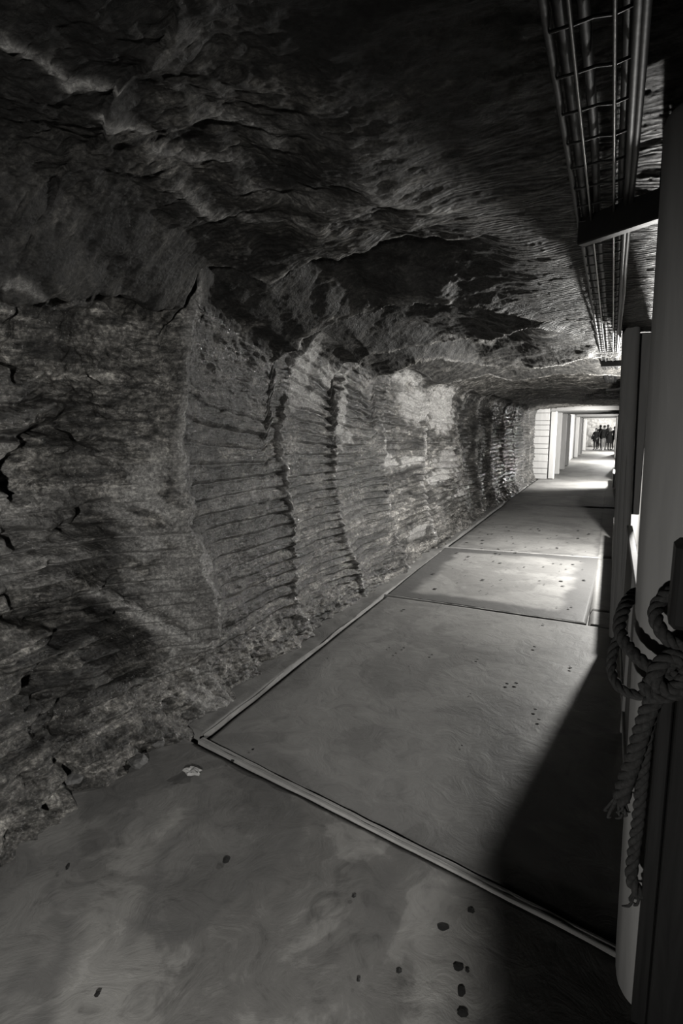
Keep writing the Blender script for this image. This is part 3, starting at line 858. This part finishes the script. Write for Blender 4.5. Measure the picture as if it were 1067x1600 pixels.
# frayed tips
def fray(p, r, seed, n=10, L=0.06):
    rnd = np.random.RandomState(seed); parts = []
    p = np.array(p)
    for i in range(n):
        d = np.array([rnd.uniform(-0.5, 0.5), rnd.uniform(-0.4, 0.3), -1.0]); d /= np.linalg.norm(d)
        q = p + np.array([rnd.uniform(-r, r), rnd.uniform(-r, r) * 0.5, 0])
        m = q + d * L * rnd.uniform(0.4, 1.0) + np.array([rnd.uniform(-.01, .01), 0, 0])
        e = m + np.array([rnd.uniform(-.02, .02), 0, rnd.uniform(-0.015, 0.015)])
        parts.append(tube_np(spline([q, (q + m) / 2, m, e], 8), [0.004] * 6 + [0.003, 0.002], 6))
    return joined(parts)
V_, Q = fray(RP(971, 1248, 1.60), 0.016, 3)
np_mesh('frayed_end', V_, Q, M['rope'], rope)
V_, Q = fray(RP(1000, 1392, 1.60), 0.012, 5, 8, 0.05)
np_mesh('frayed_end', V_, Q, M['rope'], rope)

# ------------------------------------------------------------------ barred railing between the near posts
rail = empty('barred_railing', (0.165, 3.4, 0))
tag(rail, 'low railing of thin upright bars between the roped post and the split post', 'railing')
y0r, y1r = 2.05, 4.84
box('top_rail', (-0.02, y0r - 3.4, 0.915), (0.02, y1r - 3.4, 0.95), M['white_timber'], rail, 0.004)
box('bottom_rail', (-0.02, y0r - 3.4, 0.10), (0.02, y1r - 3.4, 0.13), M['white_timber'], rail, 0.004)
for yy in (y0r, 3.4, y1r):
    box('upright', (-0.02, yy - 3.42, 0.0), (0.02, yy - 3.38, 0.92), M['white_timber'], rail, 0.004)
bar_me = None
nb = 46
for i in range(nb):
    y = y0r + 0.03 + (y1r - y0r - 0.06) * i / (nb - 1) - 3.4
    if bar_me is None:
        bm = bmesh.new()
        add_box(bm, (0, 0, 0.52), (0.009, 0.009, 0.80), rz=PI / 4)
        b = obj('bar', bm, M['zinc'], rail); bar_me = b.data
    else:
        b = link_mesh('bar', bar_me, None, rail)
    b.location = (0, y, 0)

# ------------------------------------------------------------------ cable tray under the roof
TZ = 2.37
tray = empty('cable_tray', (0, 0, TZ))
tag(tray, 'long black wire cable tray with conduits hung under the roof on the right', 'cable tray')
TX = dict(left=-0.143, in1=-0.104, in2=-0.038, right=-0.004)
Y0, Y1 = 0.6, 30.0
def run(name, x, z, r, mat, parent=tray, wob=0.0, seed=0.0, y1=Y1, n=8):
    yy = np.linspace(Y0, y1, 160)
    V_, Q = tube_np(np.stack([x + wob * noise3(yy * 1.3, seed, 0.3), yy, z + wob * 0.5 * noise3(yy * 1.1, seed, 4.0)], -1), r, n)
    return np_mesh(name, V_, Q, mat, parent)
run('side_rail', TX['left'], 0.0, 0.008, M['black_metal'])
run('side_rail', TX['right'], 0.0, 0.010, M['black_metal'])
run('wire', TX['in1'], -0.012, 0.0035, M['zinc'])
run('wire', TX['in2'], -0.012, 0.0035, M['zinc'])
run('cable', TX['left'] + 0.022, 0.014, 0.014, M['cable'], wob=0.006, seed=1.0)
run('cable', TX['in1'] + 0.02, 0.012, 0.010, M['cable'], wob=0.008, seed=2.0)
run('cable', TX['right'] - 0.015, 0.016, 0.010, M['cable'], wob=0.004, seed=3.0)
run('cable', TX['right'] + 0.012, -0.004, 0.008, M['cable'], wob=0.003, seed=4.0)
rung_me = None
for i in range(112):
    y = 0.7 + 0.145 * i
    if rung_me is None:
        V_, Q = tube_np([(TX['left'], 0, 0.0), (TX['left'] + 0.004, 0, -0.010), (TX['in1'], 0, -0.008), (-0.07, 0, -0.004), (TX['in2'], 0, -0.008), (TX['right'], 0, 0.0)], 0.0030, 6)
        r_ = np_mesh('rung', V_, Q, M['black_metal'], tray); rung_me = r_.data
    else:
        r_ = link_mesh('rung', rung_me, None, tray)
    r_.location = (0, y, 0)
def bracket(y, x0, x1, mat, h=0.045, drop=0.0):
    bm = bmesh.new()
    add_box(bm, ((x0 + x1) / 2, y, -0.035), (x1 - x0, 0.04, h), bevel=0.004)
    for x in (x0 + 0.03, x1 - 0.03):
        add_box(bm, (x, y, 0.08), (0.012, 0.012, 0.24))
    return obj('bracket', bm, mat, tray)
b_ = bracket(0.0, -0.17, 0.14, M['black_metal'], 0.085)
b_.location = (0, 2.08, 0); b_.rotation_euler = (0, 0, -0.65)
bracket(6.75, -0.15, 0.10, M['black_metal'], 0.06)
bracket(11.2, -0.15, 0.10, M['zinc'], 0.06)
bracket(15.6, -0.15, 0.10, M['black_metal'], 0.06)

# ------------------------------------------------------------------ timbered stretch
TY0, TY1 = 19.5, 43.4
# boards closing the rock beside the portal: each its own board
bz = [0.0, 0.16, 0.34, 0.56, 0.80, 0.98, 1.12, 1.36, 1.56, 1.72, 1.86, 2.10, 2.28]
portal = empty('board_panel', (-2.115, 19.53, 0))
tag(portal, 'whitewashed panel of level boards closing the rock left of the timbered passage', 'panel')
for i in range(len(bz) - 1):
    box('board', (-0.42, -0.03 + random.uniform(-0.008, 0.008), bz[i] + 0.006), (0.30, 0.03, bz[i + 1] - 0.006), M['lime_timber'], portal, 0.006, 0.003)
# timber sets: two legs and a cap each
set_root = None
def timber_set(y, first):
    r = empty('timber_set', (0, y, 0))
    ord_ = 'whitewashed timber frame of legs and cap, ' + ORD[ys.index(y)] + (' the mouth of the boarded passage')
    tag(r, ord_, 'timber frame', 'timber frames of the boarded passage')
    return r
ORD = ['standing at', 'second counted from', 'third counted from', 'fourth counted from', 'fifth counted from', 'sixth counted from', 'seventh counted from', 'last counted from']
leg_me = cap_me = None
ys = [19.6, 21.6, 24.0, 26.4, 33.4, 36.0, 38.4, 43.2]
for i, y in enumerate(ys):
    r = timber_set(y, i == 0)
    if leg_me is None:
        bm = bmesh.new(); add_box(bm, (0, 0, 1.08), (0.20, 0.20, 2.16), bevel=0.03)
        l_ = obj('leg', bm, M['lime_timber'], r); leg_me = l_.data
        bm = bmesh.new(); add_box(bm, (-0.71, 0, 2.235), (2.18, 0.22, 0.14), bevel=0.02)
        c_ = obj('cap', bm, M['cap_timber'], r); cap_me = c_.data
    else:
        l_ = link_mesh('leg', leg_me, None, r); link_mesh('cap', cap_me, None, r)
    l_.location = (-1.70, 0, 0)
    l2 = link_mesh('leg', leg_me, None, r); l2.location = (0.28, 0, 0)
# lagging: upright boards behind the legs, level boards over the caps
def lagging(name, x, ya, yb, w, mat):
    bm = bmesh.new()
    y = ya
    while y < yb - 0.02:
        y2_ = min(y + w * random.uniform(0.85, 1.1), yb)
        add_box(bm, (x + random.uniform(-0.008, 0.008), (y + y2_) / 2, 1.15), (0.05, y2_ - y - 0.012, 2.34))
        y = y2_
    o = obj(name, bm, mat); o['kind'] = 'structure'
    return o
lagging('wall_timber_left', -1.845, TY0 + 0.1, TY1, 0.26, M['lime_timber'])
lagging('wall_timber_right', 0.43, TY0 + 0.1, 29.5, 0.26, M['lime_timber'])
lagging('wall_timber_right', 0.43, 30.5, 39.8, 0.26, M['lime_timber'])
lagging('wall_timber_right', 0.43, 40.8, TY1, 0.26, M['lime_timber'])
bm = bmesh.new(); y = TY0 - 0.25
while y < TY1:
    w = random.uniform(0.24, 0.3)
    add_box(bm, (-0.75, y + w / 2, 2.335 + random.uniform(-0.006, 0.006)), (2.5, w - 0.012, 0.045))
    y += w
o = obj('ceiling_boards', bm, M['cap_timber']); o['kind'] = 'structure'
# niches behind the timber lamps
for yc in (30.0, 40.3):
    o = box('wall_niche', (0.9, yc - 0.9, 0), (0.95, yc + 0.9, 2.4), M['lime_timber']); o['kind'] = 'structure'

# far chamber in bare rock
yy_ = np.linspace(TY1 + 0.05, 51.0, 60); ss = np.linspace(0, 1, 160)
px_ = np.interp(ss, [0, 0.35, 0.42, 0.7, 0.76, 1], [-2.6, -2.7, -2.2, 0.9, 1.2, 1.1])
pz_ = np.interp(ss, [0, 0.35, 0.42, 0.7, 0.76, 1], [-0.05, 2.2, 2.7, 2.75, 2.3, -0.05])
y2, s2 = np.meshgrid(yy_, ss)
nz = 0.16 * fbm(y2 * 1.0, s2 * 8, 2.2, 4)
o = np_mesh('wall_chamber', np.stack([px_[:, None] + nz, y2, pz_[:, None] + nz], -1), grid_faces(160, 60), M['rock_wall'], attrs={'salt': 0.8 + 0 * nz, 'tone_shade': 0 * nz})
o['kind'] = 'structure'
x2, z2 = np.meshgrid(np.linspace(-3, 1.6, 80), np.linspace(-0.1, 3.0, 60))
nz = 0.25 * fbm(x2 * 1.3, z2 * 1.3, 8.8, 4)
o = np_mesh('wall_end', np.stack([x2, 50.8 + nz, z2], -1), grid_faces(60, 80), M['rock_wall'], attrs={'salt': 0.8 + 0 * nz, 'tone_shade': 0 * nz})
o['kind'] = 'structure'

# ------------------------------------------------------------------ people at the far end
M['skin'] = plain('skin', 0.30, 0.6, 0.05, bump=0)
M['hair_dark'] = plain('hair_dark', 0.015, 0.6, 0.2)
M['hair_grey'] = plain('hair_grey', 0.25, 0.6, 0.2)
M['cloth_black'] = plain('cloth_black', 0.012, 0.9, 0.3)
M['cloth_grey'] = plain('cloth_grey', 0.16, 0.9, 0.2)
M['cloth_pale'] = plain('cloth_pale', 0.34, 0.9, 0.2)
M['shoe'] = plain('shoe', 0.03, 0.7, 0.2)
def person(x, y, rz, hgt, top, legs, hair, label, coat=0.48, long_hair=False, stance=0.09, arm=0.0, bag=None, head_turn=0.0, wide=1.0):
    """coat: lower hem of the upper garment as share of the height"""
    s = hgt / 1.75
    root = empty('person', (x, y, 0), rz)
    tag(root, label, 'person')
    v, e, rad = [], [], []
    def add(p, r, par=None):
        v.append(Vector(p) * s); rad.append((r[0] * s, r[1] * s) if isinstance(r, tuple) else (r * s, r * s))
        if par is not None: e.append((par, len(v) - 1))
        return len(v) - 1
    pelvis = add((0, 0, 0.95), (0.155 * wide, 0.115))
    waist = add((0, 0, 1.12), (0.145 * wide, 0.105), pelvis)
    chest = add((0, -0.01, 1.32), (0.165 * wide, 0.115), waist)
    neckb = add((0, 0.0, 1.46), (0.085, 0.07), chest)
    neck = add((0, 0.01, 1.53), 0.052, neckb)
    jaw = add((0, 0.03, 1.60), (0.068, 0.078), neck)
    head = add((0, 0.015, 1.67), (0.076, 0.092), jaw)
    crown = add((0, 0.0, 1.725), (0.05, 0.06), head)
    for sd in (-1, 1):
        sh = add((sd * 0.185 * wide, 0, 1.42), 0.062, neckb)
        el = add((sd * (0.25 * wide + 0.02), 0.0, 1.14), 0.046, sh)
        bend = arm if sd > 0 else arm * 0.7
        wr = add((sd * (0.25 * wide - 0.06 * bend), 0.08 + 0.16 * bend, 0.90 + 0.16 * bend), 0.032, el)
        palm = add((sd * (0.25 * wide - 0.09 * bend), 0.10 + 0.20 * bend, 0.83 + 0.17 * bend), (0.036, 0.024), wr)
        for q in range(4):
            f1 = add((sd * (0.25 * wide - 0.10 * bend) + (q - 1.5) * 0.020, 0.115 + 0.22 * bend, 0.76 + 0.175 * bend + abs(q - 1.5) * 0.006), 0.009, palm)
        th = add((sd * (0.22 * wide - 0.10 * bend), 0.14 + 0.21 * bend, 0.81 + 0.17 * bend), 0.010, palm)
        hp = add((sd * 0.095, 0, 0.87), (0.095, 0.10), pelvis)
        kn = add((sd * (stance + 0.01), 0.02, 0.49), 0.062, hp)
        an = add((sd * stance, -0.02, 0.09), 0.042, kn)
        toe = add((sd * (stance + 0.02), 0.13, 0.035), (0.042, 0.032), an)
    me = bpy.data.meshes.new('body')
    me.from_pydata([tuple(p) for p in v], e, [])
    o = bpy.data.objects.new('body', me); COL.objects.link(o)
    md = o.modifiers.new('skin', 'SKIN'); md.use_smooth_shade = True
    sv = me.skin_vertices[0].data
    for i, r_ in enumerate(rad):
        sv[i].radius = r_; sv[i].use_root = (i == 0)
    o.modifiers.new('sub', 'SUBSURF').levels = 1
    dg = bpy.context.evaluated_depsgraph_get()
    m2 = bpy.data.meshes.new_from_object(o.evaluated_get(dg))
    bpy.data.objects.remove(o)
    m2.name = 'body'
    m2.materials.clear()
    for mm in (M[top], M[legs], M['skin'], M['shoe']): m2.materials.append(mm)
    for p in m2.polygons:
        c = p.center / s
        if c.z > 1.50: p.material_index = 2
        elif abs(c.x) > 0.17 * wide and c.z < 0.88 + 0.16 * arm: p.material_index = 2
        elif c.z > coat * 1.75: p.material_index = 0
        elif c.z < 0.075: p.material_index = 3
        else: p.material_index = 1
        p.use_smooth = True
    zmin = min(q.co.z for q in m2.vertices)
    for q in m2.vertices: q.co.z -= zmin
    body = link_mesh('body', m2, None, root)
    # hair: a cap over the skull, falling to the shoulders if long
    bm = bmesh.new()
    bmesh.ops.create_uvsphere(bm, u_segments=18, v_segments=12, radius=1.0)
    for q in bm.verts:
        c = q.co.copy()
        k = 1.0
        if c.y > 0.2 and c.z < 0.25: c.y = 0.2 - 0.1 * (0.25 - c.z)
        zlow = 1.9 if long_hair else 0.75
        zz = c.z if c.z > 0 else c.z * zlow
        wd = 1.0 + (0.22 * max(0, -c.z) if long_hair else -0.15 * max(0, -c.z))
        q.co = Vector((c.x * 0.092 * wd, c.y * 0.112 - 0.010, 1.685 + zz * 0.10)) * s
    obj('hair', bm, M[hair], root, smooth=True)
    # face: eyes, nose, mouth, ears
    bm = bmesh.new()
    for sd in (-1, 1):
        add_box(bm, Vector((sd * 0.078, 0.01, 1.635)) * s, Vector((0.018, 0.035, 0.06)) * s, bevel=0.004)
    add_box(bm, Vector((0, 0.118, 1.625)) * s, Vector((0.024, 0.03, 0.045)) * s, bevel=0.005)
    obj('nose_and_ears', bm, M['skin'], root)
    bm = bmesh.new()
    for sd in (-1, 1):
        add_box(bm, Vector((sd * 0.032, 0.100, 1.655)) * s, Vector((0.024, 0.02, 0.010)) * s)
    add_box(bm, Vector((0, 0.103, 1.585)) * s, Vector((0.045, 0.02, 0.010)) * s)
    obj('eyes_and_mouth', bm, M['hair_dark'], root)
    if coat < 0.47:
        # skirt of the coat
        n = 20; a = np.linspace(0, 2 * np.pi, n, endpoint=False); rows = []
        for t in np.linspace(0, 1, 7):
            z = 1.16 - (1.16 - coat * 1.75) * t
            rx, ry = (0.165 + 0.055 * t) * wide, 0.125 + 0.05 * t
            rows.append(np.stack([rx * np.cos(a) * (1 + 0.03 * t * np.sin(5 * a)), ry * np.sin(a), np.full(n, z)], -1))
        np_mesh('coat_skirt', np.array(rows) * s, grid_faces(7, n, wrap=True, flip=True), M[top], root)
    if bag:
        bm = bmesh.new()
        add_box(bm, Vector((bag * 0.29, 0.02, 0.98)) * s, Vector((0.11, 0.28, 0.26)) * s, bevel=0.03)
        bg = obj('shoulder_bag', bm, M['cloth_black'], root)
        V_, Q = tube_np(spline([Vector((bag * 0.28, 0.10, 1.10)) * s, Vector((bag * 0.20, 0.09, 1.40)) * s, Vector((bag * 0.12, 0.0, 1.49)) * s, Vector((bag * 0.20, -0.09, 1.40)) * s, Vector((bag * 0.28, -0.08, 1.10)) * s], 16), 0.014 * s, 6)
        np_mesh('strap', V_, Q, M['cloth_black'], root)
    return root
def at_floor(px, y): 
    d = ray(px, 703); return d.x / d.y * y
PY = 44.7
person(at_floor(929.5, PY), PY, 2.6, 1.50, 'cloth_black', 'cloth_black', 'hair_dark', 'person in a long dark coat with long dark hair and a bag, standing leftmost', coat=0.40, long_hair=True, bag=1, arm=0.8, wide=1.15)
person(at_floor(942.2, PY), PY + 0.1, 0.15, 1.70, 'cloth_black', 'cloth_pale', 'hair_dark', 'tall person in a dark jacket and pale trousers seen from behind', coat=0.47, wide=1.25, arm=0.3)
person(at_floor(951.5, PY), PY - 0.3, -0.5, 1.56, 'cloth_black', 'cloth_black', 'hair_grey', 'person in a long black coat right of the tall one in pale trousers', coat=0.32, long_hair=True, arm=0.9, wide=1.1)
person(at_floor(958.5, PY + 1.2), PY + 1.0, 2.9, 1.62, 'cloth_pale', 'cloth_black', 'hair_grey', 'person in a pale top and dark trousers at the right end of the group', coat=0.5, arm=0.5)
person(at_floor(936.0, PY + 1.5), PY + 1.3, 3.0, 1.72, 'cloth_grey', 'cloth_black', 'hair_dark', 'person in grey half hidden between the long coat and the pale trousers', coat=0.49)
person(at_floor(947.5, PY + 1.8), PY + 1.9, 3.3, 1.74, 'cloth_grey', 'cloth_grey', 'hair_grey', 'grey haired person in grey behind the front row of the group', coat=0.49)
